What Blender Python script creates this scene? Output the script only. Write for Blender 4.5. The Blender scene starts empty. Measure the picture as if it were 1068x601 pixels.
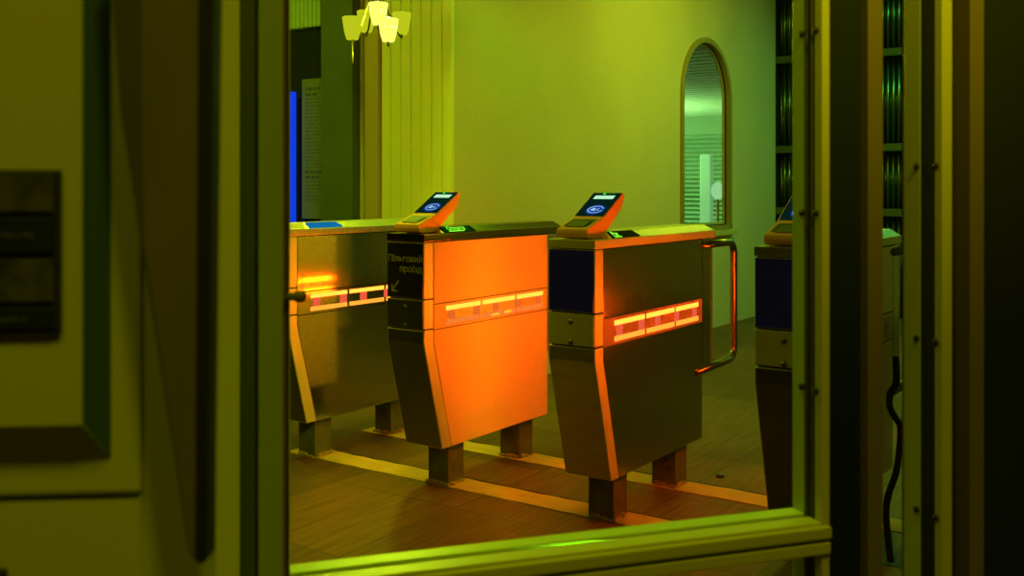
import bpy, bmesh, math, random
from mathutils import Vector, Matrix
random.seed(7)
PI = math.pi
SC = bpy.context.scene
COL = SC.collection

# ------------------------------------------------------------------ camera geometry
F = 1059.07; YAW = math.radians(35.011); HZ = 193.8; CAMP = Vector((1.797, -3.072, 1.241))
RT = Vector((math.cos(YAW), math.sin(YAW), 0)); FW = Vector((-math.sin(YAW), math.cos(YAW), 0)); UP = Vector((0, 0, 1))
def unp(px, py, Z):                      # point seen at a pixel at forward distance Z
    return CAMP + RT*((px-534)/F*Z) + FW*Z - UP*((py-HZ)/F*Z)
def on_x(px, X):                         # world Y where the sight line of a column meets the plane x = X
    d = RT*((px-534)/F)+FW; t = (X-CAMP.x)/d.x; return CAMP.y+t*d.y, t
def on_y(px, Y):
    d = RT*((px-534)/F)+FW; t = (Y-CAMP.y)/d.y; return CAMP.x+t*d.x, t
def zat(py, t): return CAMP.z-(py-HZ)/F*t

# ------------------------------------------------------------------ materials
def mat(name, col, rough=.5, metal=0., emit=None, estr=1., spec=.5, noise=None, bump=None, coat=0., alpha=None):
    m = bpy.data.materials.new(name); m.use_nodes = True
    nt = m.node_tree; N = nt.nodes; L = nt.links; b = N['Principled BSDF']
    b.inputs['Base Color'].default_value = (*col, 1); b.inputs['Roughness'].default_value = rough
    b.inputs['Metallic'].default_value = metal; b.inputs['Specular IOR Level'].default_value = spec
    b.inputs['Coat Weight'].default_value = coat
    if emit:
        b.inputs['Emission Color'].default_value = (*emit, 1); b.inputs['Emission Strength'].default_value = estr
    if noise:                             # (scale xyz, colour2, lo, hi, rough amount)
        sc, c2, lo, hi, ra = noise
        tc = N.new('ShaderNodeTexCoord'); mp = N.new('ShaderNodeMapping'); mp.inputs['Scale'].default_value = sc
        nz = N.new('ShaderNodeTexNoise'); nz.inputs['Scale'].default_value = 1; nz.inputs['Detail'].default_value = 6
        rp = N.new('ShaderNodeMapRange'); rp.inputs['From Min'].default_value = lo; rp.inputs['From Max'].default_value = hi
        mx = N.new('ShaderNodeMix'); mx.data_type = 'RGBA'
        mx.inputs[6].default_value = (*col, 1); mx.inputs[7].default_value = (*c2, 1)
        L.new(tc.outputs['Object'], mp.inputs[0]); L.new(mp.outputs[0], nz.inputs['Vector'])
        L.new(nz.outputs['Fac'], rp.inputs[0]); L.new(rp.outputs[0], mx.inputs[0]); L.new(mx.outputs[2], b.inputs['Base Color'])
        if ra:
            r2 = N.new('ShaderNodeMapRange'); r2.inputs['To Min'].default_value = rough; r2.inputs['To Max'].default_value = rough+ra
            L.new(rp.outputs[0], r2.inputs[0]); L.new(r2.outputs[0], b.inputs['Roughness'])
    if bump:
        sc, st, dist = bump
        tc = N.new('ShaderNodeTexCoord'); mp = N.new('ShaderNodeMapping'); mp.inputs['Scale'].default_value = sc
        nz = N.new('ShaderNodeTexNoise'); nz.inputs['Scale'].default_value = 1; nz.inputs['Detail'].default_value = 4
        bp = N.new('ShaderNodeBump'); bp.inputs['Strength'].default_value = st; bp.inputs['Distance'].default_value = dist
        L.new(tc.outputs['Object'], mp.inputs[0]); L.new(mp.outputs[0], nz.inputs['Vector'])
        L.new(nz.outputs['Fac'], bp.inputs['Height']); L.new(bp.outputs[0], b.inputs['Normal'])
    return m
def emis(name, col, st=1.): return mat(name, (0, 0, 0), emit=col, estr=st, spec=0)

M = {}
M['mirror_steel'] = mat('mirror_steel', (.40, .29, .17), .15, 1, noise=((50, 40, 50), (.34, .24, .14), .35, .7, .07))
M['brushed_steel'] = mat('brushed_steel', (.60, .58, .52), .34, 1, noise=((6, 60, 60), (.5, .48, .42), .35, .7, .12))
M['satin_steel'] = mat('satin_steel', (.72, .68, .60), .5, .45)
M['painted_panel'] = mat('painted_panel', (.86, .54, .50), .45, .0)
M['dark_steel'] = mat('dark_steel', (.16, .16, .14), .3, .85)
M['core'] = mat('core', (.012, .012, .012), .6)
M['black_glass'] = mat('black_glass', (.012, .012, .018), .12, 0, noise=((5, 5, 5), (.02, .015, .02), .3, .7, .1))
M['foot_steel'] = mat('foot_steel', (.17, .20, .15), .55, .3, noise=((14, 14, 14), (.10, .11, .08), .3, .7, .1))
M['plaster'] = mat('plaster', (.45, .36, .18), .9, noise=((60, 60, 60), (.25, .2, .1), .3, .7, 0), bump=((80, 80, 80), .6, .01))
M['reader_plastic'] = mat('reader_plastic', (.92, .48, .13), .7, spec=.1)
M['reader_dark'] = mat('reader_dark', (.05, .055, .03), .55, spec=.2)
M['screen'] = mat('screen', (.004, .006, .02), .7, spec=.0, emit=(.001, .016, .012), estr=.8)
M['display_black'] = mat('display_black', (.006, .008, .006), .7, spec=.03)
M['front_screen'] = mat('front_screen', (.012, .012, .02), .15, spec=.35, emit=(.004, .003, .010), estr=.45)
M['led_spill'] = mat('led_spill', (.30, .10, .04), .3, emit=(.22, .030, .003), estr=.8)  # emission stands in for strip light spilling onto the panel
M['gold_steel'] = mat('gold_steel', (.58, .48, .28), .075, 1, noise=((55, 45, 55), (.50, .41, .23), .35, .7, .06))
M['rail_steel'] = mat('rail_steel', (.22, .19, .15), .28, 1)
M['slot'] = mat('slot_plastic', (.16, .18, .07), .6, spec=.15)
M['rubber'] = mat('rubber', (.006, .006, .006), .7)
M['led'] = emis('led', (4.2, .90, .09), 1.)
M['led_low_c'] = emis('led_low_c', (1.8, .50, .05), 1.)
M['led_low_dim'] = emis('led_low_dim', (1., .22, .035), 1.)
M['led_dot'] = emis('led_dot', (1.6, .55, .03), 1.)
M['led_tab'] = emis('led_tab', (.95, .11, .05), 1.)
M['led_tab_dim'] = emis('led_tab_dim', (.90, .15, .02), 1.)
M['side_light'] = emis('side_light', (4.2, .40, .01), 24.)
M['side_light_low'] = emis('side_light_low', (4.2, .40, .01), 12.)
M['side_off'] = mat('side_off', (.30, .12, .06), .3)
M['green_dot'] = emis('green_dot', (.01, 1.0, .05), 2.5)
M['green_faint'] = emis('green_faint', (.0, .12, .02), 1.)
M['white_bar'] = emis('white_bar', (.55, .95, .62), 1.)
M['blue_disc'] = emis('blue_disc', (.005, .035, .32), 1.)
M['white_mark'] = emis('white_mark', (.35, .62, .95), 1.)
M['green_text'] = emis('green_text', (.25, 1.0, .03), 1.5)
M['green_glow'] = emis('green_glow', (.002, .045, .002), 1.)
M['blue_display'] = emis('blue_display', (.005, .16, .42), 1.)
M['sign_text'] = mat('sign_text', (.34, .32, .24), .6)
M['bulb_hot'] = emis('bulb_hot', (1.0, 1.0, .55), 9.)
M['shade_lit'] = emis('shade_lit', (1., 1.0, .16), 1.15)
M['shade_dim'] = emis('shade_dim', (.56, .60, .012), 1.)
M['brass'] = mat('brass', (.16, .13, .03), .45, .8)

# ------------------------------------------------------------------ mesh helpers
class MB:
    def __init__(s, origin=(0, 0, 0)): s.bm = bmesh.new(); s.o = Vector(origin)
    def quadbox(s, P, bevel=0.):          # eight corners, bottom 4 then top 4
        b2 = bmesh.new(); v = [b2.verts.new(Vector(p)-s.o) for p in P]
        for f in ((0, 3, 2, 1), (4, 5, 6, 7), (0, 1, 5, 4), (1, 2, 6, 5), (2, 3, 7, 6), (3, 0, 4, 7)):
            b2.faces.new([v[i] for i in f])
        s._fin(b2, bevel); return s
    def box(s, x0, x1, y0, y1, z0, z1, bevel=0.):
        return s.quadbox([(x0, y0, z0), (x1, y0, z0), (x1, y1, z0), (x0, y1, z0), (x0, y0, z1), (x1, y0, z1), (x1, y1, z1), (x0, y1, z1)], bevel)
    def _fin(s, b2, bevel, smooth=False):
        bmesh.ops.recalc_face_normals(b2, faces=b2.faces)
        if bevel: bmesh.ops.bevel(b2, geom=list(b2.edges), offset=bevel, segments=2, affect='EDGES', profile=.6, clamp_overlap=True)
        for f in b2.faces: f.smooth = smooth
        me = bpy.data.meshes.new('t'); b2.to_mesh(me); b2.free(); s.bm.from_mesh(me); bpy.data.meshes.remove(me)
    def prism(s, pts, d, bevel=0., smooth=False):   # polygon of 3-D points pushed by vector d
        b2 = bmesh.new(); d = Vector(d); n = len(pts)
        a = [b2.verts.new(Vector(p)-s.o) for p in pts]; b = [b2.verts.new(Vector(p)+d-s.o) for p in pts]
        b2.faces.new(a); b2.faces.new(b[::-1])
        for i in range(n): b2.faces.new([a[i], a[(i+1) % n], b[(i+1) % n], b[i]][::-1])
        s._fin(b2, bevel, smooth); return s
    def yz(s, prof, x0, x1, bevel=0.): return s.prism([(x0, y, z) for y, z in prof], (x1-x0, 0, 0), bevel)
    def tube(s, path, r, seg=12, rs=None):
        b2 = bmesh.new(); P = [Vector(p)-s.o for p in path]; rings = []; nrm = None
        for i, p in enumerate(P):
            t = ((P[min(i+1, len(P)-1)]-P[max(i-1, 0)])).normalized()
            if nrm is None: nrm = t.orthogonal().normalized()
            nrm = (nrm-t*nrm.dot(t)).normalized(); bn = t.cross(nrm)
            rr = rs[i] if rs else r
            rings.append([b2.verts.new(p+(nrm*math.cos(2*PI*k/seg)+bn*math.sin(2*PI*k/seg))*rr) for k in range(seg)])
        for a, b in zip(rings, rings[1:]):
            for k in range(seg): b2.faces.new([a[k], a[(k+1) % seg], b[(k+1) % seg], b[k]])
        b2.faces.new(rings[0][::-1]); b2.faces.new(rings[-1])
        s._fin(b2, 0, True); return s
    def lathe(s, c, prof, seg=20):         # prof (r, z) about a vertical axis through c
        b2 = bmesh.new(); c = Vector(c)-s.o; rings = []
        for r, z in prof: rings.append([b2.verts.new(c+Vector((max(r, 1e-4)*math.cos(2*PI*k/seg), max(r, 1e-4)*math.sin(2*PI*k/seg), z))) for k in range(seg)])
        for a, b in zip(rings, rings[1:]):
            for k in range(seg): b2.faces.new([a[k], a[(k+1) % seg], b[(k+1) % seg], b[k]])
        b2.faces.new(rings[0][::-1]); b2.faces.new(rings[-1]); s._fin(b2, 0, True); return s
    def build(s, name, m, parent=None):
        me = bpy.data.meshes.new(name); s.bm.to_mesh(me); s.bm.free(); me.materials.append(m)
        o = bpy.data.objects.new(name, me); COL.objects.link(o)
        if parent: o.parent = parent
        else: o.location = s.o
        return o
def empty(name, loc, label=None, cat=None, group=None, kind=None):
    o = bpy.data.objects.new(name, None); COL.objects.link(o); o.location = loc; o.empty_display_size = .1
    return tag(o, label, cat, group, kind)
def tag(o, label=None, cat=None, group=None, kind=None):
    if label: o['label'] = label
    if cat: o['category'] = cat
    if group: o['group'] = group
    if kind: o['kind'] = kind
    return o
def copy_tree(o, parent=None):
    c = o.copy(); COL.objects.link(c); c.parent = parent
    for ch in list(o.children): copy_tree(ch, c)
    return c
def arc(c, r, a0, a1, n, f): return [f(c, r, a0+(a1-a0)*i/n) for i in range(n+1)]
def text_mesh(body, size, mtx, name, m, parent, align='LEFT', ext=.0004, origin=(0, 0, 0)):
    cu = bpy.data.curves.new(name, 'FONT'); cu.body = body; cu.size = size; cu.align_x = align; cu.extrude = ext
    t = bpy.data.objects.new(name, cu); COL.objects.link(t); bpy.context.view_layer.update()
    me = bpy.data.meshes.new_from_object(t.evaluated_get(bpy.context.evaluated_depsgraph_get()))
    bpy.data.objects.remove(t); bpy.data.curves.remove(cu)
    me.transform(Matrix.Translation(-Vector(origin)) @ mtx); me.materials.clear(); me.materials.append(m)
    o = bpy.data.objects.new(name, me); COL.objects.link(o); o.parent = parent; return o

# ------------------------------------------------------------------ turnstiles
S = .776; W = .194; OO = Vector((-W/2, .50, 0))      # frame origin of a turnstile (its base centre) in the frame of the third one
ZB, ZK, ZG, ZS, ZC, ZT = .18, .62, .671, .79, 1.018, 1.05
def P(): return MB(OO)
def slant(y): return [(y, ZG-.003), (y, ZK), (y+.115, ZB)]
STRIPS = ((.136, .366), (.384, .620), (.638, .846)); TABS = ((.15, .195), (.32, .365), (.455, .50), (.622, .665), (.79, .83))

def make_turnstile(k, o):
    """k: one of 'A','B','C','D' — finish and displays differ"""
    root = empty('turnstile', (OO.x+o*S, OO.y, 0))
    side = {'A': M['gold_steel'], 'B': M['painted_panel']}.get(k, M['mirror_steel'])
    capm = {'A': M['brushed_steel'], 'B': M['mirror_steel'], 'C': M['satin_steel'], 'D': M['brushed_steel']}[k]
    # body core
    P().yz([(.012, ZC-.001), (.012, ZK), (.127, ZB+.004), (.884, ZB+.004), (.884, ZC-.001)], -W+.006, -.006).build('housing', M['core'], root)
    # folded steel front column in three lengths
    c = P()
    c.yz([(0, ZS+.003), (.057, ZS+.003), (.057, ZC-.003), (0, ZC-.003)], -W, 0, .004)
    c.yz([(0, ZG+.003), (.057, ZG+.003), (.057, ZS-.002), (0, ZS-.002)], -W, 0, .004)
    c.yz([(0, ZG-.003), (0, ZK), (.115, ZB), (.172, ZB), (.057, ZK), (.057, ZG-.003)], -W, 0, .003)
    c.build('front_column', M['satin_steel'], root)
    # front faces
    fd = P().box(-W+.004, -.005, -.004, .001, ZS+.006, ZC-.005, .0015).build('front_display', M['black_glass'] if k == 'B' else M['front_screen'], root)
    if k == 'B':
        mt = Matrix.Translation((-W+.008, -.0052, .938)) @ Matrix.Rotation(PI/2, 4, 'X')
        text_mesh('Пільговий', .0375, mt, 'lettering', M['sign_text'], fd, origin=OO)
        mt = Matrix.Translation((-.008, -.0052, .898)) @ Matrix.Rotation(PI/2, 4, 'X')
        text_mesh('проїзд', .0375, mt, 'lettering', M['sign_text'], fd, 'RIGHT', origin=OO)
        a = P(); h = .0025
        def bar(x0, z0, x1, z1):
            d = Vector((x1-x0, 0, z1-z0)).normalized(); n = Vector((-d.z, 0, d.x))*h
            p, q = Vector((x0, -.0045, z0)), Vector((x1, -.0045, z1))
            a.prism([p+n, p-n, q-n, q+n], (0, -.0008, 0))
        bar(-.130, .862, -.163, .822); bar(-.166, .820, -.138, .820); bar(-.164, .820, -.164, .846)
        a.build('arrow', M['sign_text'], fd)
    if k == 'B': sp = P().box(-W+.004, -.005, -.003, .001, ZG+.005, ZS-.004, .0015).build('service_plate', M['dark_steel'], root)
    else: sp = P().box(-W+.004, -.005, -.003, .001, ZG+.005, ZS-.004, .0015).build('service_plate', M['satin_steel'], root)
    for z in (.759, .686):
        s = P().tube([(-.096, -.002, z), (-.096, -.009, z)], .009, 16); s.box(-.1035, -.0885, -.0105, -.0088, z-.0012, z+.0012).build('lock', M['dark_steel'], sp)
    lf = P(); lf.prism([(-W+.005, -.002, ZG-.006), (-W+.005, -.002, ZK), (-W+.005, .113, ZB+.004), (-W+.005, .118, ZB+.004), (-W+.005, .003, ZK), (-W+.005, .003, ZG-.006)], (W-.011, 0, 0))
    lf.build('lower_front_panel', M['dark_steel'] if k != 'C' else M['brushed_steel'], root)
    # side panels, both sides
    for sx in (0, 1):
        xa, xb = (-.006, 0.) if sx == 0 else (-W, -W+.006)
        n = -1 if sx else 1; xo = -W if sx else 0.
        P().yz([(.060, .770), (.887, .770), (.887, ZC-.004), (.060, ZC-.004)], xa, xb, .001).build('side_panel', side, root)
        P().yz([(.060, .664), (.060, ZK), (.175, ZB+.001), (.887, ZB+.001), (.887, .664)], xa, xb, .001).build('side_panel', side, root)
        lp = P().yz([(.060, .668), (.887, .668), (.887, .766), (.060, .766)], xa, xb, .001).build('light_panel', M['led_spill'] if (k in 'C' and sx == 0) else side, root)
        for i, (y0, y1) in enumerate(STRIPS):
            a, b = sorted((xo, xo+n*.003))
            up = (M['side_off'] if k == 'D' else M['led']) if sx == 0 else (M['side_off'] if k == 'A' else M['side_light_low'] if k == 'B' else M['side_light'])
            P().box(a, b, y0, y1, .737, .755, .0008).build('light_strip', up, lp)
            lo = {'A': M['led_low_c'], 'B': M['led_low_dim'], 'C': M['led_low_c'], 'D': M['side_off']}[k] if sx == 0 else up
            P().box(a, b, y0, y1, .679, .698, .0008).build('light_strip', lo, lp)
            if k == 'B' and i == 1 and sx == 0:
                P().box(b, b+.0006, .445, .50, .681, .692, .0002).build('light_spot', M['led_dot'], lp); P().box(b, b+.0006, .54, .59, .683, .696, .0002).build('light_spot', M['led_dot'], lp)
        for y0, y1 in TABS:
            a, b = sorted((xo, xo+n*.002))
            P().box(a, b, y0, y1, .699, .736).build('light_tab', (M['side_off'] if k == 'D' or (k == 'A' and sx) else M['led_tab'] if k in 'CA' else M['led_tab_dim']), lp)
    # rear column and its flange
    P().box(-W, 0, .891, .972, .470, ZC-.002, .003).build('rear_column', side if k != 'B' else M['brushed_steel'], root)
    P().box(-W+.004, -.002, .982, 1.002, .485, ZC-.002, .003).build('rear_flange', M['brushed_steel'], root)
    P().box(-W+.01, -.01, .970, .984, .485, ZC-.002).build('rear_gap', M['core'], root)
    # guard rail hoop
    f = lambda c_, r_, t_: (0-.004, c_[0]+r_*math.cos(t_), c_[1]+r_*math.sin(t_))
    path = [(-.004, .90, .990), (-.004, 1.18, .990)]+arc((1.18, .935), .055, PI/2, 0, 8, f)+arc((1.18, .522), .055, 0, -PI/2, 8, f)+[(-.004, 1.18, .467), (-.004, .84, .462)]
    pp = [p for i, p in enumerate(path) if i == 0 or (Vector(p)-Vector(path[i-1])).length > 1e-4]
    if k in 'CD': P().tube(pp, .0165, 16).build('guard_rail', M['rail_steel'], root)
    # cap with chamfered raised top
    cp = P(); cp.box(-W-.0015, .0015, -.002, 1.023, ZC, ZT, .004)
    cp.quadbox([(-.160, .11, ZT-.002), (-.002, .11, ZT-.002), (-.002, 1.018, ZT-.002), (-W+.002, 1.018, ZT-.002),
                (-.145, .13, ZT+.024), (-.036, .13, ZT+.024), (-.036, .99, ZT+.024), (-W+.036, .99, ZT+.024)], .002)
    cp = cp.build('cap', capm, root)
    # display let into the chamfer
    n = Vector((.024, 0, .034)).normalized()
    def ch(y, u, off=.001): return Vector((-.003-.032*u, y, ZT+.0235*u))+n*off
    q = [ch(.135, .04), ch(.345, .04), ch(.325, .96), ch(.135, .96)]
    dis = P().prism(q, n*.0015).build('display', {'A': M['blue_display']}.get(k, M['display_black']), root)
    if k in 'BCD':
        ez = (ch(.2, 1)-ch(.2, 0)).normalized(); ey = Vector((0, 1, 0)); en = ey.cross(ez)
        R = Matrix((( ey.x, ez.x, en.x, 0), (ey.y, ez.y, en.y, 0), (ey.z, ez.z, en.z, 0), (0, 0, 0, 1)))
        body, y0 = ('Оплата', .165) if k == 'B' else ('Pay', .150)
        text_mesh(body, .034, Matrix.Translation(ch(y0, .30, .003)) @ R, 'lettering', M['green_text'], dis, origin=OO)
        P().prism([ch(y0, .08, .0027), ch(y0+(.10 if k == 'B' else .055), .08, .0027), ch(y0+(.10 if k == 'B' else .055), .2, .0027), ch(y0, .2, .0027)], n*.0006).build('lettering', M['green_text'], dis)
        if k == 'B': P().prism([ch(.14, .06, .0026), ch(.32, .06, .0026), ch(.31, .94, .0026), ch(.14, .94, .0026)], n*.0002).build('backlight', M['green_glow'], dis)
    # feet
    for y0, y1 in ((.203, .307), (.718, .825)):
        ft = P().box(-.148, -.041, y0, y1, .0, ZB+.01, .003).build('foot', M['foot_steel'], root)
        g = P(); rr = random.Random(int(y0*1000)+ord(k))
        for i in range(26):
            e = rr.random(); ss = rr.uniform(.006, .014); hh = rr.uniform(.006, .02)
            x, y = ((-.041, y0+e*(y1-y0)) if i % 2 else (-.148+e*.107, y0))
            g.box(x-ss, x+ss, y-ss*.8, y+ss*.8, 0, hh, .003)
        g.build('mortar', M['plaster'], ft)
    if k == 'A': return root
    # card reader
    prof = [(.016, 1.060), (.010, 1.072), (.014, 1.086), (.128, 1.127), (.275, 1.214), (.283, 1.214), (.287, 1.205), (.262, 1.155), (.235, 1.137), (.13, 1.060), (.11, 1.053), (.03, 1.053)]
    x0, x1 = -.168, -.040
    rd = P().yz(prof, x0, x1, .003).build('card_reader', M['reader_plastic'], root)
    P().box(-.135, -.07, .05, .17, 1.049, 1.062, .003).box(-.13, -.08, .15, .19, 1.06, 1.10, .004).build('stand', M['reader_dark'], rd)
    def face(ya, za, yb, zb):
        d = Vector((0, yb-ya, zb-za)); u = d.normalized(); nn = Vector((0, -u.z, u.y)); L_ = d.length
        def pt(a, b, off=0): return Vector((x0+(x1-x0)*a, ya, za))+u*(b*L_)+nn*off
        return pt, nn, u, L_
    pt, nn, u, L_ = face(.128, 1.127, .275, 1.214)
    sc_ = P().prism([pt(.04, .03), pt(.96, .03), pt(.97, .98), pt(.03, .98)], nn*.002).build('screen', M['screen'], rd)
    P().prism([pt(.17, .72, .002), pt(.83, .72, .002), pt(.84, .86, .002), pt(.18, .86, .002)], nn*.0006).build('status_bar', M['white_bar'], sc_)
    def disc(a, b, ra, off, th, seg=18, sx=1.): 
        c_ = pt(a, b, off); ux = Vector((1, 0, 0)); return [c_+ux*ra*sx*math.cos(2*PI*i/seg)+u*ra*math.sin(2*PI*i/seg) for i in range(seg)], nn*th
    for i, a in enumerate((.42, .53, .64, .75)):
        p_, d_ = disc(a, .94, .0032 if i else .0045, .002, .0008, 10)
        P().prism(p_, d_).build('indicator_light', M['green_dot'] if i == 0 else M['green_faint'], sc_)
    p_, d_ = disc(.55, .28, .034, .002, .0004, 28, 1.15); dd = P().prism(p_, d_).build('payment_symbol', M['blue_disc'], sc_)
    mk = P()
    def ring(cx, cy, r, a0, a1, w_, sx=1.):
        for i in range(16):
            t0, t1 = a0+(a1-a0)*i/16, a0+(a1-a0)*(i+1)/16
            g = lambda rad, t: pt(cx, cy, .0026)+Vector((1, 0, 0))*rad*sx*math.cos(t)+u*rad*math.sin(t)
            mk.prism([g(r-w_, t0), g(r+w_, t0), g(r+w_, t1), g(r-w_, t1)], nn*.0005)
    ring(.55, .28, .023, .25, 2*PI-.25, .0015, 1.35)
    for r in (.006, .013): ring(.56, .28, r, -.8, .8, .0013)
    mk.prism([pt(.38, .25, .0026), pt(.55, .22, .0026), pt(.55, .33, .0026), pt(.46, .34, .0026)], nn*.0005)
    mk.build('contactless_mark', M['white_mark'], dd)
    pt, nn, u, L_ = face(.014, 1.086, .128, 1.127)
    P().prism([pt(.09, .22), pt(.86, .22), pt(.90, .80), pt(.13, .80)], nn*.001).build('keypad', M['reader_dark'], rd)
    P().prism([pt(.22, .16), pt(.78, .16), pt(.80, .62), pt(.24, .62)], nn*.0035).build('card_slot', M['slot'], rd)
    return root

lab = {'A': 'steel turnstile furthest left, half behind another, with blue top display',
       'B': 'turnstile with bright orange side and white Cyrillic lettering on black front',
       'C': 'turnstile in the middle with mirror side panel and green Pay display',
       'D': 'turnstile at right, mostly hidden behind the glass door stile'}
for k, o in (('A', -2), ('B', -1), ('C', 0), ('D', 1)):
    tag(make_turnstile(k, o), lab[k], 'turnstile', 'turnstiles in a row')

# ------------------------------------------------------------------ floor, strips
def floor_mat():
    m = mat('floor_tiles', (.20, .17, .10), .5, spec=.3); nt = m.node_tree; N = nt.nodes; L = nt.links; b = N['Principled BSDF']
    tc = N.new('ShaderNodeTexCoord'); mp = N.new('ShaderNodeMapping'); mp.inputs['Rotation'].default_value = (0, 0, .0)
    br = N.new('ShaderNodeTexBrick'); br.inputs['Scale'].default_value = 1.6; br.offset = 0
    br.inputs['Color1'].default_value = (.19, .105, .04, 1); br.inputs['Color2'].default_value = (.11, .062, .025, 1)
    br.inputs['Mortar'].default_value = (.05, .045, .03, 1); br.inputs['Mortar Size'].default_value = .006; br.inputs['Brick Width'].default_value = 1.; br.inputs['Row Height'].default_value = 1.
    m2 = N.new('ShaderNodeMapping'); m2.inputs['Scale'].default_value = (60, 3.5, 1); m2.inputs['Rotation'].default_value = (0, 0, .6)
    nz = N.new('ShaderNodeTexNoise'); nz.inputs['Detail'].default_value = 7; nz.inputs['Scale'].default_value = 1
    mx = N.new('ShaderNodeMix'); mx.data_type = 'RGBA'; mx.blend_type = 'MULTIPLY'; mx.inputs[0].default_value = .75
    cr = N.new('ShaderNodeMapRange'); cr.inputs['From Min'].default_value = .3; cr.inputs['From Max'].default_value = .7; cr.inputs['To Min'].default_value = .35; cr.inputs['To Max'].default_value = 1.25
    L.new(tc.outputs['Object'], mp.inputs[0]); L.new(mp.outputs[0], br.inputs[0]); L.new(tc.outputs['Object'], m2.inputs[0]); L.new(m2.outputs[0], nz.inputs['Vector'])
    L.new(nz.outputs['Fac'], cr.inputs[0]); L.new(br.outputs['Color'], mx.inputs[6]); L.new(cr.outputs[0], mx.inputs[7]); L.new(mx.outputs[2], b.inputs['Base Color'])
    bp = N.new('ShaderNodeBump'); bp.inputs['Strength'].default_value = .25; bp.inputs['Distance'].default_value = .004
    L.new(nz.outputs['Fac'], bp.inputs['Height']); L.new(bp.outputs[0], b.inputs['Normal'])
    return m
M['floor'] = floor_mat()
MB().box(-7, 6, -5, 15, -.1, 0).build('floor', M['floor'])['kind'] = 'structure'
M['strip'] = mat('floor_strip', (.62, .44, .13), .75, noise=((9, 30, 9), (.48, .33, .09), .3, .7, 0))
def ragged(y0, y1, nm, seed):
    r = random.Random(seed); m = MB(); xs = [-1.77+i*.06 for i in range(70)]
    a = [(x, y0+r.uniform(-.003, .003), 0) for x in xs]; b = [(x, y1+r.uniform(-.005, .005), 0) for x in xs]
    m.prism(a+b[::-1], (0, 0, .004)); o = m.build(nm, M['strip']); o['kind'] = 'structure'
    MB().box(-1.77, 2.4, y1+.004, y1+.016, 0, .003).build(nm, M['core'], o)  # dark strip stands in for the shadow line behind the floor strip
ragged(.198, .334, 'trim_1', 3); ragged(.695, .833, 'trim_2', 4)
st = MB((.04, .984, 0)); st.lathe((.04, .984, 0), [(.0, .0), (.017, .002), (.019, .008), (.011, .014), (.0, .016)], 9)
tag(st.build('pebble', M['foot_steel']), 'small dark pebble lying on the floor right of the middle turnstile', 'debris')

# ------------------------------------------------------------------ room shell
XW = -1.85; YB = 1.55; YE = 6.7; HC = 3.3
M['plaster_wall'] = mat('plaster_wall', (.62, .60, .48), .8, noise=((1.3, 1.3, 1.3), (.54, .52, .40), .3, .7, 0), bump=((35, 35, 35), .35, .01))
M['board'] = mat('painted_board', (.76, .92, .50), .4)
M['board_pale'] = mat('curtain_cloth', (.30, .50, .40), .7)
M['pillar'] = mat('dull_pillar', (.075, .13, .10), .7, noise=((3, 3, 3), (.055, .10, .07), .3, .7, 0))
M['dark_wall'] = mat('dark_wall', (.010, .014, .010), .8, spec=.2)
M['brown_trim'] = mat('brown_trim', (.28, .15, .06), .4)
M['olive_trim'] = mat('olive_trim', (.45, .40, .18), .45)
# arched opening
y1, t1 = on_x(710, XW); y2, t2 = on_x(761, XW); yc = (y1+y2)/2; R = (y2-y1)/2; zs_ = 2.0; zb_ = .86
print('ARCH', y1, y2, R)
def archpts(r, z_bot, n=28): return [(yc-r, z_bot)]+[(yc-r*math.cos(PI*i/n), zs_+r*math.sin(PI*i/n)) for i in range(n+1)]+[(yc+r, z_bot)]
w = bmesh.new(); TH = .058
inner = archpts(R-.03, zb_)
def wall_with_hole(mb, x0, x1):
    # left of hole, right of hole, below, above (fan)
    mb.box(x0, x1, YB, yc-R+.03, 0, HC); mb.box(x0, x1, yc+R-.03, YE, 0, HC); mb.box(x0, x1, yc-R+.03, yc+R-.03, 0, zb_)
    r = R-.03; n = 28
    for i in range(n):
        a, b = PI*i/n, PI*(i+1)/n
        ya, yb = yc-r*math.cos(a), yc-r*math.cos(b)
        mb.prism([(x0, ya, zs_+r*math.sin(a)), (x0, yb, zs_+r*math.sin(b)), (x0, yb, HC), (x0, ya, HC)], (x1-x0, 0, 0))
wm = MB(); wall_with_hole(wm, XW-TH, XW); wl = wm.build('wall_left', M['plaster_wall']); wl['kind'] = 'structure'
MB().box(-7, XW-.001, YB, YB+.12, 0, HC).build('wall_back', M['plaster_wall'])['kind'] = 'structure'
MB().box(-7, 6, -1.9, 15, HC, HC+.1).build('ceiling', mat('ceiling_paint', (.30, .30, .24), .9))['kind'] = 'structure'
MB().box(4.2, 4.3, -1.5, YE, 0, HC).build('wall_right', mat('grey_wall', (.25, .25, .2), .8))['kind'] = 'structure'
# window frame
def ring(mb, ro, ri, x0, x1, zbo, zbi):
    o_ = archpts(ro, zbo); i_ = archpts(ri, zbi)
    for a, b, c, d in zip(o_, o_[1:], i_[1:], i_):
        mb.prism([(x0, *a), (x0, *b), (x0, *c), (x0, *d)], (x1-x0, 0, 0))
    mb.box(x0, x1, yc-ro, yc+ro, zbo-.0, zbi)
win = empty('window_1', (XW, yc, zb_), kind='structure')
def WB(): return MB((XW, yc, zb_))
M['win_frame'] = mat('window_frame_paint', (.30, .26, .09), .5)
M['win_sash'] = mat('window_sash_paint', (.52, .50, .25), .45)
M['win_gasket'] = mat('window_gasket', (.06, .035, .01), .6)
r_ = WB(); ring(r_, R+.012, R-.032, XW-.02, XW+.02, zb_-.01, zb_+.03); r_.build('window_frame', M['win_frame'], win)
r_ = WB(); ring(r_, R-.028, R-.043, XW-.055, XW-.035, zb_+.03, zb_+.06); r_.build('sash', M['win_sash'], win)
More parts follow.
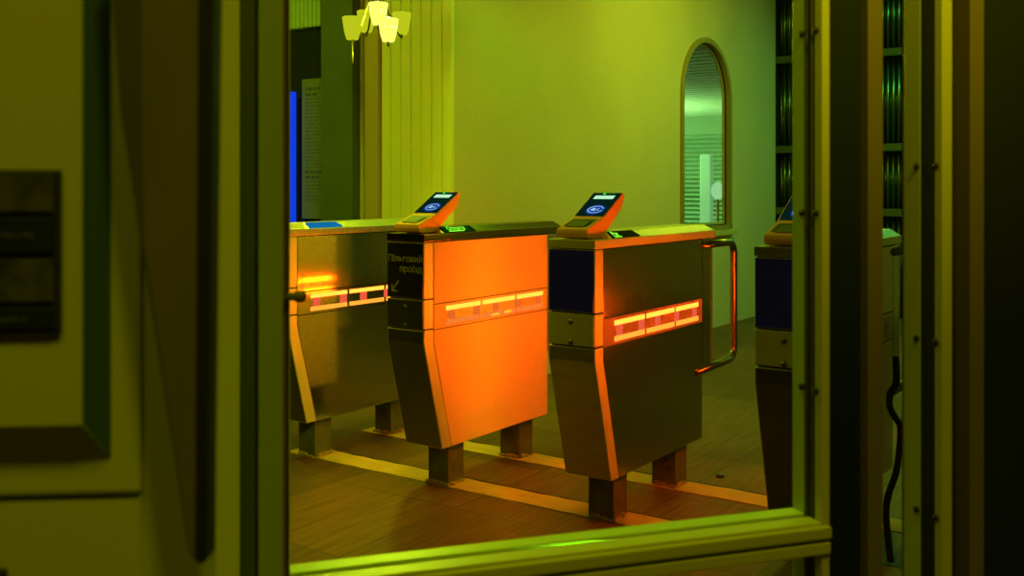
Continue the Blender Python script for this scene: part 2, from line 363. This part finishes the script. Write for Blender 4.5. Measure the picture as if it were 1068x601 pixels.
r_ = WB(); ring(r_, R-.027, R-.036, XW-.034, XW-.018, zb_+.03, zb_+.04); r_.build('gasket', M['win_gasket'], win)
WB().box(XW-.02, XW+.07, yc-R-.05, yc+R+.03, zb_-.055, zb_-.012, .006).build('window_sill', M['win_sash'], win)
def glass(name, rough=.0, tint=(1, 1, 1)):
    m = bpy.data.materials.new(name); m.use_nodes = True; N = m.node_tree.nodes; L = m.node_tree.links
    N.clear(); o = N.new('ShaderNodeOutputMaterial'); t = N.new('ShaderNodeBsdfTransparent'); g = N.new('ShaderNodeBsdfGlossy'); mx = N.new('ShaderNodeMixShader')
    lw = N.new('ShaderNodeLayerWeight'); lw.inputs[0].default_value = .5
    pw = N.new('ShaderNodeMath'); pw.operation = 'POWER'; pw.inputs[1].default_value = 5
    ma = N.new('ShaderNodeMath'); ma.operation = 'MULTIPLY_ADD'; ma.inputs[1].default_value = .9; ma.inputs[2].default_value = .03
    t.inputs[0].default_value = (*tint, 1); g.inputs['Roughness'].default_value = rough
    L.new(lw.outputs['Facing'], pw.inputs[0]); L.new(pw.outputs[0], ma.inputs[0])
    L.new(ma.outputs[0], mx.inputs[0]); L.new(t.outputs[0], mx.inputs[1]); L.new(g.outputs[0], mx.inputs[2]); L.new(mx.outputs[0], o.inputs[0]); return m
M['glass'] = glass('clear_glass', .0, (.97, 1, .96))
gp = WB(); pts = archpts(R-.04, zb_+.05, 20); gp.prism([(XW-.049, y, z) for y, z in pts], (.006, 0, 0)); gp.build('glass_pane', M['glass'], win)

# room seen through the arched window
hall = empty('wall_beyond_window', (-4, 13.9, 0), kind='structure')
YH = 13.9
M['hall_wall'] = mat('pale_green_wall', (.45, .60, .40), .7)
MB((-4, YH, 0)).box(-9, XW-.2, YH, YH+.1, 0, 2.5).build('wall_panel', M['hall_wall'], hall)
MB((-4, YH, 0)).box(-9.1, -9, YB+1.2, YH, 0, 2.5).build('wall_panel', M['hall_wall'], hall)
bl = MB((-5, YH-.1, 0))
for i in range(26): 
    z = .10+i*.08; bl.prism([(-8.9, YH-.12, z), (-8.9, YH-.05, z+.045), (-8.9, YH-.045, z+.05), (-8.9, YH-.115, z+.004)], (6.7, 0, 0))
tag(bl.build('window_blind', mat('blind_slats', (.55, .75, .55), .5)), 'pale horizontal slatted blind seen through the arched window', 'blind')
cl = MB((-5, 9, 2.25)); cl.box(-9, XW-.2, YB+1.2, YH, 2.5, 2.55)
for i in range(34):
    y = 5.0+i*.26; cl.box(-9, XW-.22, y, y+.16, 2.48, 2.50)
co = cl.build('ceiling_slats', mat('slat_ceiling', (.75, .85, .68), .6)); co['kind'] = 'structure'
p0 = unp(737, 230, 15.5)
lb = MB((p0.x, p0.y, 0)); lb.box(p0.x-.09, p0.x+.09, p0.y-.06, p0.y+.06, .55, 1.72, .02); lb.box(p0.x-.12, p0.x+.12, p0.y-.1, p0.y+.1, 0, .56, .01)
tag(lb.build('light_column', mat('column_glow', (.2, .3, .2), .5, emit=(.17, .38, .16), estr=1.)), 'softly glowing pale green column seen through the arched window', 'light')
p0 = unp(748.5, 199, 15)
gl = empty('globe_lamp', (p0.x, p0.y, 0), 'round glowing white globe lamp seen low in the arched window', 'lamp')
MB((p0.x, p0.y, 0)).lathe((p0.x, p0.y, p0.z), [(.1*math.sin(PI*i/12), -.13*math.cos(PI*i/12)) for i in range(13)]).build('globe', emis('globe_glow', (.40, .80, .40), 1.), gl)
MB((p0.x, p0.y, 0)).lathe((p0.x, p0.y, 0), [(.12, 0), (.12, .02), (.02, .04), (.02, p0.z-.12)], 14).build('stem', M['brass'], gl)

# end wall with fluted shutters
ew = empty('wall_end', (1, YE, 0), kind='structure')
def EW(): return MB((1, YE, 0))
EW().box(XW, 6, YE+.18, YE+.25, 0, HC).box(XW-TH, XW, YE+.001, YE+.25, 0, HC).build('wall_panel', M['dark_wall'], ew)
EW().box(.35, 4.2, YE+.0, YE+.16, 0, HC).build('plain_panel', M['plaster_wall'], ew)
M['flute'] = mat('fluted_metal', (.12, .20, .11), .28, .9)
M['rail_green'] = mat('green_rail', (.06, .09, .03), .5)
levels = [0, .99, 1.60, 2.49, HC]
n = 0
for z0, z1 in zip(levels, levels[1:]):
    fl = EW(); per = .05; N_ = 210; X0 = XW+.02
    top = []; bm = fl.bm
    cols = []
    for i in range(N_+1):
        x = X0+i*per/5; y = YE+.10+.022*math.sin(2*PI*i/5)
        cols.append((bm.verts.new(Vector((x, y, z0))-fl.o), bm.verts.new(Vector((x, y, z1))-fl.o)))
    for a, b in zip(cols, cols[1:]):
        f = bm.faces.new([a[0], b[0], b[1], a[1]]); f.smooth = True
    sh = fl.build('fluted_shutter', M['flute'], ew)
    md = sh.modifiers.new('s', 'SOLIDIFY'); md.thickness = .003
for z in levels[1:4]: EW().box(XW, .35, YE+.0, YE+.08, z-.035, z+.035, .005).build('shutter_rail', M['rail_green'], ew)

# ------------------------------------------------------------------ panelled back wall, pillar, notice
def XB(px, y=YB): return on_y(px, y)[0]
xl, xr = XB(400), XW
tr = empty('trim_3', (XB(430), YB, 0), kind='structure')
b0 = MB((XB(430), YB, 0)); k = 0; x = xl
while x < xr-.01:
    e = min(x+.079, xr); b0.box(x+.003, e-.003, YB-.022, YB, .0, HC, .004); x = e
b0.box(xl, xr, YB-.008, YB, 0, HC); b0.build('board_cladding', M['board'], tr)
tr2 = empty('trim_4', (XB(388), YB, 0), kind='structure')
def TB(): return MB((XB(388), YB, 0))
TB().box(XB(386), XB(400)-.002, YB-.05, YB, 0, HC, .006).build('flat_casing', M['olive_trim'], tr2)
TB().box(XB(382.5), XB(386)-.002, YB-.02, YB, 0, HC).build('shadow_groove', M['brown_trim'], tr2)
TB().box(XB(377.5), XB(382.5)-.001, YB-.05, YB, 0, HC, .004).build('flat_casing', M['board'], tr2)
TB().box(XB(371), XB(377.5)-.001, YB-.035, YB, 0, HC, .004).build('brown_casing', M['brown_trim'], tr2)
pl = MB((XB(354), YB, 0)); pl.box(XB(337, YB-.1), XB(371, YB-.1)-.01, YB-.12, YB, 0, HC, .006); pl.build('trim_5', M['pillar'])['kind'] = 'structure'
# dark doorway with header curtain and notice
dw = empty('door_3', (XB(320), YB, 0), kind='structure')
def DB(): return MB((XB(320), YB, 0))
DB().box(XB(285), XB(337)-.0, YB-.02, YB, 0, 2.25).build('dark_opening_panel', M['dark_wall'], dw)  # near-black panel stands in for the unlit doorway recess
XD0, XD1 = XB(296), XB(337)
cu = DB(); nn_ = 26
x = XB(285)
while x < XD1: cu.box(x, x+.035, YB-.05, YB-.02, 2.255, HC, .008); x += .038
cu.build('ribbed_header', M['board_pale'], dw)
yN = YB-.05
xn0, tn = on_y(315, yN); xn1, _ = on_y(338, yN); ztn = zat(83, tn); zbn = zat(228, tn)
nt_ = empty('notice_board', (xn0, yN, zbn), 'tall pale notice sheet with small print on the dark doorway', 'notice')
def NB(): return MB((xn0, yN, zbn))
sheet = NB().box(xn0, xn1, yN, yN+.01, zbn, ztn).build('sheet', mat('notice_paper', (.12, .17, .08), .6), nt_)
tx = NB(); rr = random.Random(5); z = ztn-.055
rows = [(.9, .018), (.5, .018)]+[(rr.uniform(.5, .95), .005) for _ in range(20)]+[(.9, .016), (.8, .016)]+[(rr.uniform(.5, .95), .005) for _ in range(6)]
for wd, h in rows:
    x = xn0+.03
    while x < xn0+.03+wd*(xn1-xn0-.04):
        l_ = rr.uniform(.015, .05); tx.box(x, x+l_, yN-.0015, yN, z-h, z); x += l_+.01
    z -= h+.018
tx.build('printed_lines', mat('ink', (.05, .08, .04), .8), sheet)
# blue light tube
pb, t_ = on_y(305.5, YB-.08); zt, zz = zat(96, t_), zat(240, t_)
bt = empty('light_tube', (pb, YB-.08, zz-.25), 'vertical blue light tube beside the dark doorway', 'light')
MB((pb, YB-.08, zz-.25)).tube([(pb, YB-.08, zz-.2), (pb, YB-.08, zt)], .020, 12).build('tube', emis('blue_glow', (.004, .05, .95), 1.), bt)
MB((pb, YB-.08, zz-.25)).lathe((pb, YB-.08, 0), [(.07, 0), (.07, .02), (.015, .04), (.015, zz-.2)], 16).build('stand', M['core'], bt)

# ------------------------------------------------------------------ chandelier
cc = unp(398, 20, 5.35)
chd = empty('chandelier', (cc.x, cc.y, 2.0), 'brass chandelier with glowing frosted tulip shades in front of boarded wall', 'chandelier')
def CB(): return MB((cc.x, cc.y, 2.0))
shades = [(367.5, 29, 5.1, 'dim'), (382, 22, 5.45, 'dim'), (394.5, 14, 5.2, 'hot'), (405, 31, 5.0, 'hot'), (419, 24, 5.4, 'dim')]
hub = unp(392, -22, 5.25)
CB().tube([hub-UP*.02, Vector((hub.x, hub.y, HC))], .008, 10).lathe((hub.x, hub.y, HC-.05), [(.05, .05), (.05, .04), (.01, 0)]).build('rod', M['brass'], chd)
CB().lathe((hub.x, hub.y, hub.z), [(.005, -.07), (.02, -.05), (.035, -.01), (.02, .03), (.01, .05)], 16).build('hub', M['brass'], chd)
bulbpos = []
for i, (px, py, Z, kd) in enumerate(shades):
    c0 = unp(px, py, Z)
    # tulip: open wide at the top, narrow at the base
    pr = [(a_*1.12, b_*1.15) for a_, b_ in ((.020, -.052), (.026, -.052), (.036, -.02), (.043, .025), (.046, .047), (.043, .047), (.039, .022), (.032, -.02), (.022, -.047))]
    sm = CB().lathe(c0, pr, 8).build('lamp_shade', M['shade_lit'] if kd == 'hot' else M['shade_dim'], chd)
    mid = (c0+hub)/2-UP*.10
    base = c0-UP*.06
    CB().tube([hub-UP*.02, hub.lerp(base, .35)-UP*.03, hub.lerp(base, .75)-UP*.05, base-UP*.02, base], .005, 8).build('arm', M['brass'], chd)
    if kd == 'hot' :
        bu = CB().lathe(c0, [(.012, -.045), (.034, -.02), (.043, .012), (.036, .044), (.018, .06), (.0, .064)], 14).build('bulb', M['bulb_hot'], chd)
        bulbpos.append(c0)
    if i == 0:
        CB().lathe(c0-UP*.15, [(.0, -.03), (.006, -.02), (.004, .0), (.008, .02), (.004, .04), (.004, .09)], 8).build('finial', M['brass'], chd)

# ------------------------------------------------------------------ glazed door frames in front of the camera
EA = math.radians(71.9); ED = RT*math.sin(EA)+FW*math.cos(EA)      # direction of the door plane, to the right
NA = (-RT*math.cos(EA)+FW*math.sin(EA))                            # away from camera
P0 = unp(827, HZ, 1.10); P0.z = 0
def S_(px):                                                        # coordinate along the door for a picture column
    a = (px-534)/F; x0, z0 = (827-534)/F*1.10, 1.10
    return (a*z0-x0)/(math.sin(EA)-a*math.cos(EA))
def DD(mb, s0, s1, d0, d1, z0, z1, bevel=0.):                      # box in door coordinates, d = depth behind the front face
    q = [P0+ED*s+NA*d+UP*z for z in (z0, z1) for s, d in ((s0, d0), (s1, d0), (s1, d1), (s0, d1))]
    mb.quadbox(q, bevel); return mb
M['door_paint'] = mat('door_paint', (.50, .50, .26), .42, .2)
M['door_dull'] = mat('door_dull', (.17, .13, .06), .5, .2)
M['teal_paint'] = mat('teal_paint', (.006, .012, .010), .7, spec=.2)
d1 = empty('door_1', P0, kind='structure')
def D1(): return MB(P0)
HT = 2.5
s857, s865 = S_(857.5), S_(865.5)
m = D1(); DD(m, s857, s865, 0, .014, 0, HT, .0012); DD(m, s857, s865+.004, .034, .057, 0, HT, .001); DD(m, s857+.012, s865, .013, .035, 0, HT); m.build('frame_stile', M['door_paint'], d1)
m = D1(); DD(m, s857+.0005, s857+.012, .0142, .0338, 0, HT); m.build('gasket', M['rubber'], d1)
m = D1(); DD(m, s857-.0003, s857+.006, .0185, .0195, 0, HT); DD(m, s857-.0003, s857+.006, .029, .030, 0, HT); m.build('gasket_lip', M['door_dull'], d1)
for zb2 in (zat(30, 1.11), zat(410, 1.11), zat(222, 1.13)):
    for dd_ in (.010, .037):
        c_ = P0+ED*s857+NA*dd_+UP*zb2
        D1().tube([c_+ED*.001, c_-ED*.003], .0038, 12).build('bolt', M['rubber'], d1)
# rail: bottom bead with groove
sL = S_(222)
m = D1(); DD(m, sL, s857, .000, .024, .840, .872, .002); DD(m, sL, s857, .033, .057, .840, .872, .002); DD(m, sL, s857, .023, .034, .842, .862); m.build('cross_rail', M['door_paint'], d1)
m = D1(); DD(m, sL, s865-.001, -.006, .002, .8555, .8685, .002); DD(m, sL, s865-.001, -.004, .004, .838, .851, .002); m.build('rail_lip', M['door_paint'], d1)
# left stile: stepped profile
sa, sb, sc3, sd, se = S_(222), S_(250), S_(270), S_(296), S_(302.5)
m = D1(); DD(m, sa, sb, .0, .05, 0, HT, .001); m.build('frame_stile', mat('lightened_stile', (.62, .66, .32), .5), d1)  # paint lightened to make up for lamp light the door leaf blocks
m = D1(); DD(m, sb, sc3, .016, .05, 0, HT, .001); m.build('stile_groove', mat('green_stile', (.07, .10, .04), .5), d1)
m = D1(); DD(m, sc3, sd, .004, .05, 0, HT, .001); m.build('frame_stile', mat('aged_stile', (.30, .38, .16), .5), d1)
m = D1(); DD(m, sd+.0005, sd+.0022, .002, .04, 0, HT, .0005); m.build('glazing_bead', M['brown_trim'], d1)
m = D1(); DD(m, sd+.0024, se, .01, .04, 0, HT); m.build('gasket', M['rubber'], d1)
m = D1(); DD(m, se-.0012, se, .0, .04, 0, HT, .0004); m.build('glazing_bead', M['door_paint'], d1)
m = D1(); DD(m, se-.002, s857+.002, .0235, .0275, .872, HT-.05); m.build('glass_pane', M['glass'], d1)
m = D1(); DD(m, se-.002, s857+.002, .0235, .0275, .1, .840); m.build('glass_pane', M['glass'], d1)
m = D1(); a_ = P0+ED*(se-.004)+UP*zat(309.5, .93)-NA*.004; m.tube([a_, a_+ED*.006, a_+ED*.010, a_+ED*.016, a_+ED*.0185], .005, 14, [.0035, .0035, .0058, .0058, .003]); m.build('latch_knob', M['door_dull'], d1)
# dark post between leaves
m = MB(P0); DD(m, S_(865.5)+.001, S_(905)-.0005, .012, .03, 0, HT, .001); m.build('trim_6', M['teal_paint'])['kind'] = 'structure'
# second leaf
d2 = empty('door_2', P0+ED*S_(905), kind='structure')
def D2(): return MB(P0+ED*S_(905))
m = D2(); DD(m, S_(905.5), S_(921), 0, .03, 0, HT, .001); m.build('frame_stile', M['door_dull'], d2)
u, v = S_(982.5), S_(993)
m = D2(); DD(m, u, v, 0, .012, 0, HT, .001); DD(m, u, v+.004, .036, .064, 0, HT, .001); DD(m, u+.012, v, .011, .037, 0, HT); m.build('frame_stile', M['door_paint'], d2)
m = D2(); DD(m, u+.0005, u+.012, .0125, .0355, 0, HT); m.build('gasket', M['rubber'], d2)
m = D2(); DD(m, u+.002, u+.006, .0655, .069, 0, HT); m.build('glazing_bead', M['brown_trim'], d2)
for zb2 in (zat(173, 1.17), zat(357, 1.17), zat(540, 1.17)):
    for dd_ in (.009, .041):
        c_ = P0+ED*u+NA*dd_+UP*zb2
        D2().tube([c_+ED*.001, c_-ED*.003], .0038, 12).build('bolt', M['rubber'], d2)
m = D2(); DD(m, S_(920), u+.002, .024, .028, .03, HT-.05); m.build('glass_pane', M['glass'], d2)
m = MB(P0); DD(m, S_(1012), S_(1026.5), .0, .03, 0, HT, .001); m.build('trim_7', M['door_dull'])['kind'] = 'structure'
m = MB(P0); DD(m, v+.004, S_(1012), .04, .09, 0, HT); m.build('trim_8', M['rubber'])['kind'] = 'structure'
m = MB(P0); DD(m, S_(1026.5), S_(1026.5)+1.2, .01, .12, 0, HC); m.build('wall_front', M['dark_wall'])['kind'] = 'structure'

# cable hanging behind second leaf
cb = unp(934, 380, 3.35)
pth = [unp(934, 372, 3.4), unp(935, 398, 3.4), unp(929, 410, 3.4), unp(928, 424, 3.38), unp(934, 436, 3.36), unp(939, 446, 3.35), unp(938, 470, 3.35), unp(934, 495, 3.3), unp(927, 515, 3.3), unp(924, 535, 3.3)]
def smooth(p, n=5):
    o = []
    for i in range(len(p)-1):
        a, b, c, d = p[max(i-1, 0)], p[i], p[i+1], p[min(i+2, len(p)-1)]
        for k in range(n):
            t = k/n; o.append(.5*((2*b)+(c-a)*t+(2*a-5*b+4*c-d)*t*t+(3*b-a-3*c+d)*t**3))
    return o+[p[-1]]

pth += [unp(926, 560, 3.32), unp(929, 588, 3.32)]
pth[-1].z = .012
cbm = MB((pth[-1].x, pth[-1].y, 0)); cbm.tube(smooth(pth), .011, 10)
tag(cbm.build('cable', M['rubber']), 'black looped cable hanging beside the rear of the right-hand turnstile', 'cable')

# ------------------------------------------------------------------ blurred foreground at left
FA = math.radians(85); FE = RT*math.sin(FA)+FW*math.cos(FA); FN = (-RT*math.cos(FA)+FW*math.sin(FA))
Q0 = unp(110, HZ, .62); Q0.z = 0
def T_(px):
    a = (px-534)/F; x0, z0 = (110-534)/F*.62, .62
    return (a*z0-x0)/(math.sin(FA)-a*math.cos(FA))
def ZQ(py, px=110): 
    s = T_(px); Z = .62+s*math.cos(FA); return zat(py, Z)
def FP(px, d, z): return Q0+FE*T_(px)+FN*d+UP*z
def FB(mb, px0, px1, d0, d1, z0, z1, bevel=0.):
    s0, s1 = T_(px0), T_(px1)
    mb.quadbox([Q0+FE*s+FN*d+UP*z for z in (z0, z1) for s, d in ((s0, d0), (s1, d0), (s1, d1), (s0, d1))], bevel); return mb
fd = empty('door_4', Q0, kind='structure')
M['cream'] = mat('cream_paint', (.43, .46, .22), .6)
M['cream_shade'] = mat('shaded_edge', (.035, .08, .10), .6)  # side bevel darkened in colour, as if turned away from the lamp
M['cream_lift'] = mat('lightened_edge', (.50, .55, .26), .7)  # lower bevel lightened in colour, as hardly any light reaches it
m = MB(Q0); FB(m, -160, 215, 0, .03, 0, HT); m.build('door_leaf', M['cream'], fd)
m = MB(Q0); FB(m, -160, 149, -.0042, .001, ZQ(514), HT, .003); m.build('raised_panel', M['cream'], fd)
m = MB(Q0); FB(m, -160, 149, -.0016, .001, .3, ZQ(518), .001); m.build('raised_panel', M['cream'], fd)
zt0, zi, zo = HT-.2, ZQ(436), ZQ(476)
a_ = lambda px, d, z: FP(px, d, z)
m = MB(Q0); m.quadbox([a_(-150, -.004, zi), a_(96, -.004, zi), a_(96, -.018, zi), a_(-150, -.018, zi), a_(-150, -.004, zt0), a_(96, -.004, zt0), a_(96, -.018, zt0), a_(-150, -.018, zt0)]); m.build('centre_panel', M['cream'], fd)
m = MB(Q0); m.quadbox([a_(95, -.004, zi), a_(118, -.004, zo), a_(118, -.0045, zo), a_(95, -.0175, zi), a_(95, -.004, zt0), a_(118, -.004, zt0), a_(118, -.0045, zt0), a_(95, -.0175, zt0)]); m.build('side_bevel', M['cream_shade'], fd)
m = MB(Q0); m.quadbox([a_(-150, -.004, zo), a_(118, -.004, zo), a_(118, -.0045, zo), a_(-150, -.0045, zo), a_(-150, -.004, zi), a_(96, -.004, zi), a_(96, -.0175, zi), a_(-150, -.0175, zi)]); m.build('lower_bevel', M['cream_lift'], fd)
m = MB(Q0); FB(m, -60, 12, -.012, -.003, ZQ(640), ZQ(586), .003); m.build('lock_plate', M['rubber'], fd)
# sign on that door
sg0 = FP(0, -.018, ZQ(340, 20))
def FS(mb, a, b, *k): return FB(mb, 534-(534-a)*.965, 534-(534-b)*.965, *k)
def ZS(py, px=20): return ZQ(193.8+(py-193.8)*.965, px)
sg = empty('sign', sg0, 'dark rectangular sign with navy rows on the cream door at left edge', 'sign')
def SG(): return MB(sg0)
M['sign_back'] = mat('sign_back', (.020, .022, .008), .5); M['sign_olive'] = mat('sign_olive', (.06, .065, .015), .6, noise=((60, 60, 60), (.02, .02, .008), .4, .6, 0)); M['navy'] = mat('navy', (.008, .014, .06), .5)
m = SG(); FS(m, -90, 60, -.0215, -.0182, ZS(348, 20), ZS(177, 20), .0015); m.build('back_plate', M['sign_back'], sg)
for (ya, yb, mm) in ((181, 221, 'sign_olive'), (227, 264, 'navy'), (271, 315, 'sign_olive'), (322, 343, 'navy')):
    m = SG(); FS(m, -86, 53, -.0232, -.0216, ZS(yb, 20), ZS(ya, 20), .0005); rw = m.build('sign_row', M[mm], sg)
    if mm == 'navy':
        m = SG(); yy = (ya+yb)/2; x = -70; rr = random.Random(ya)
        end = 32 if ya < 300 else 26
        while x < end: l_ = rr.uniform(3, 6); FS(m, x, min(x+l_, end), -.0238, -.0233, ZS(yy+rr.uniform(2, 4), 20), ZS(yy-rr.uniform(1, 3), 20)); x += l_+1.5
        m.build('lettering', M['sign_olive'], rw)
# tapering fin
Zf = .59
fn = empty('hanging_fin', unp(170, 580, Zf), 'dark brown tapering metal fin hanging between the cream door and glass door', 'fin')
def FN_(): return MB(unp(170, 580, Zf))
def fq(pts, d): return [unp(px, py, Zf) for px, py in pts], FW*d
M['fin'] = mat('fin_metal', (.20, .16, .07), .5, .3, noise=((30, 30, 8), (.15, .13, .05), .35, .65, .1))
M['fin_edge'] = mat('fin_edge', (.09, .10, .04), .5, .3)
p_, d_ = fq([(147, -60), (207, -60), (204, 583), (200, 583), (150, 250)], .014); FN_().prism(p_, d_).build('fin_plate', M['fin'], fn)
p_, d_ = fq([(112, -60), (147, -60), (150, 250), (200, 583), (197, 575), (126, 120)], .012); FN_().prism(p_, d_).build('fin_flange', M['fin_edge'], fn)
p_, d_ = fq([(207, -60), (224, -60), (216, 584), (212, 588), (206, 588), (203, 583)], .016); FN_().prism(p_, d_).build('rubber_edge', M['rubber'], fn)

# ------------------------------------------------------------------ ceiling lamps with fixtures, some added as fill, and other lights
def area(name, loc, size, sizey, col, en, rot=(0, 0, 0)):
    l = bpy.data.lights.new(name, 'AREA'); l.shape = 'RECTANGLE'; l.size = size; l.size_y = sizey; l.color = col; l.energy = en
    o = bpy.data.objects.new(name, l); COL.objects.link(o); o.location = loc; o.rotation_euler = rot; return o
def point(name, loc, r, col, en):
    l = bpy.data.lights.new(name, 'POINT'); l.shadow_soft_size = r; l.color = col; l.energy = en
    o = bpy.data.objects.new(name, l); COL.objects.link(o); o.location = loc; return o
def fixture(x, y, col, label, sx=.6, sy=.3, en=60, rot=0., drop=0., aim=None):
    hz = HC-drop
    r = empty('ceiling_lamp', (x, y, HC), label, 'ceiling lamp')
    m = MB((x, y, HC)).box(x-sx/2-.03, x+sx/2+.03, y-sy/2-.03, y+sy/2+.03, hz-.06, hz, .01)
    m.build('lamp_housing', M['dark_steel'], r)
    if drop:
        for e in (-.4, .4): MB((x, y, HC)).tube([(x+e*sx, y, hz-.01), (x+e*sx, y, HC)], .004, 8).build('hanging_wire', M['dark_steel'], r)
    MB((x, y, HC)).box(x-sx/2, x+sx/2, y-sy/2, y+sy/2, hz-.065, hz-.058).build('diffuser', emis('diffuser', col, 3.), r)
    r.rotation_euler = (0, 0, rot)
    a = area('ceiling_lamp_light', (x, y, hz-.075), sx, sy, col, en, (0, 0, rot))
    if aim: a.rotation_euler = (Vector(aim)-a.location).to_track_quat('-Z', 'Y').to_euler()
fixture(-.15, 3.9, (.84, 1., .02), 'yellow-green ceiling lamp above the aisle near the arched window', .5, .5, 62, aim=(XW, 3.5, 1.1))
fixture(.5, 6.0, (.10, 1., .20), 'green ceiling lamp above the far end by the shutters', .5, .5, 30)
fixture(-.55, 2.3, (.30, 1., .01), 'unseen long green tube lamp added to put a highlight on the door rail', 2.3, .10, 8, YAW, .7)  # hung out of view, added for the green highlight on the rail
fixture(-3.2, -.2, (.85, 1., .01), 'unseen yellow ceiling lamp added to brighten the boarded wall', .6, .3, 36)  # added out of view to brighten the boards
fixture(2.9, 4.6, (1., .80, .02), 'unseen warm yellow ceiling lamp added to light what the mirror panel reflects', .5, .5, 12)  # added out of view so the mirror panel reflects a lit wall
for i, c in enumerate(bulbpos): point('bulb_light', c+UP*.01-FW*.06, .03, (.74, 1., .02), 42.)
area('window_room_light', (-6.5, 10.5, 1.0), 1.5, 1.5, (.50, 1., .36), 200, (PI, 0, 0))  # added without a fixture, faces up to brighten the slat ceiling
area('window_room_light', (-6.5, 9.5, 2.38), 1.0, 1.0, (.45, 1., .36), 150)
dl = empty('rail_fill', (0, 0, 0), 'unseen small round green lamp added to brighten the glass door rail', 'ceiling lamp')  # lamp and spot added over the door to light the rail bead green
dp = P0+ED*(-.33)+NA*.42+UP*(HC-.05); dl.location = dp
MB(dp).lathe(dp, [(.05, .05), (.05, .0), (.04, .0), (.038, .02)], 20).build('lamp_housing', M['dark_steel'], dl)
l = bpy.data.lights.new('rail_fill_spot', 'SPOT'); l.energy = 70; l.color = (.33, 1., .0); l.spot_size = math.radians(26); l.spot_blend = .6; l.shadow_soft_size = .03
o = bpy.data.objects.new('rail_fill_spot', l); COL.objects.link(o); o.location = dp-UP*.02
o.rotation_euler = ((P0+ED*(-.28)+NA*.02+UP*.86)-o.location).to_track_quat('-Z', 'Y').to_euler()
# street lamp outside, behind the camera; right-hand one added to brighten the door frame
for nm, rr_, en in (('street_and_fill_light', -.6, 13), ('street_and_fill_light', .75, 24)):
    o = area(nm, CAMP-FW*.7+RT*rr_+UP*2.65, .4, .4, (1., .90, .003), en)
    o.rotation_euler = ((P0-ED*.3+UP*1.3)-o.location).to_track_quat('-Z', 'Y').to_euler()

sl = bpy.data.lights.new('stile_fill_spot', 'SPOT'); sl.energy = 330; sl.color = (1., .86, .003); sl.spot_size = math.radians(44); sl.spot_blend = 1.; sl.shadow_soft_size = .06  # spot added behind the camera to brighten the upper right stile
so = bpy.data.objects.new('stile_fill_spot', sl); COL.objects.link(so); so.location = CAMP-FW*.5+RT*.75+UP*1.75
so.rotation_euler = ((P0+ED*.06+UP*2.1)-so.location).to_track_quat('-Z', 'Y').to_euler()
w_ = bpy.data.worlds.new('w'); SC.world = w_; w_.use_nodes = True
w_.node_tree.nodes['Background'].inputs[0].default_value = (.35, .45, .03, 1); w_.node_tree.nodes['Background'].inputs[1].default_value = .012

# ------------------------------------------------------------------ camera
cd = bpy.data.cameras.new('camera'); cam = bpy.data.objects.new('camera', cd); COL.objects.link(cam); SC.camera = cam
cam.location = CAMP; cam.rotation_euler = (PI/2, 0, YAW)
cd.sensor_width = 36; cd.sensor_fit = 'HORIZONTAL'; cd.lens = F/1068*36; cd.shift_y = -(300.5-HZ)/1068
cd.clip_start = .02; cd.clip_end = 60
cd.dof.use_dof = True; cd.dof.focus_distance = 3.9; cd.dof.aperture_fstop = 8
SC.view_settings.view_transform = 'Standard'; SC.view_settings.look = 'None'; SC.view_settings.exposure = 0; SC.view_settings.gamma = 1; SC.view_settings.use_curve_mapping = False
SC.cycles.use_denoising = True; SC.cycles.max_bounces = 8; SC.cycles.sample_clamp_indirect = 6; SC.cycles.caustics_reflective = True
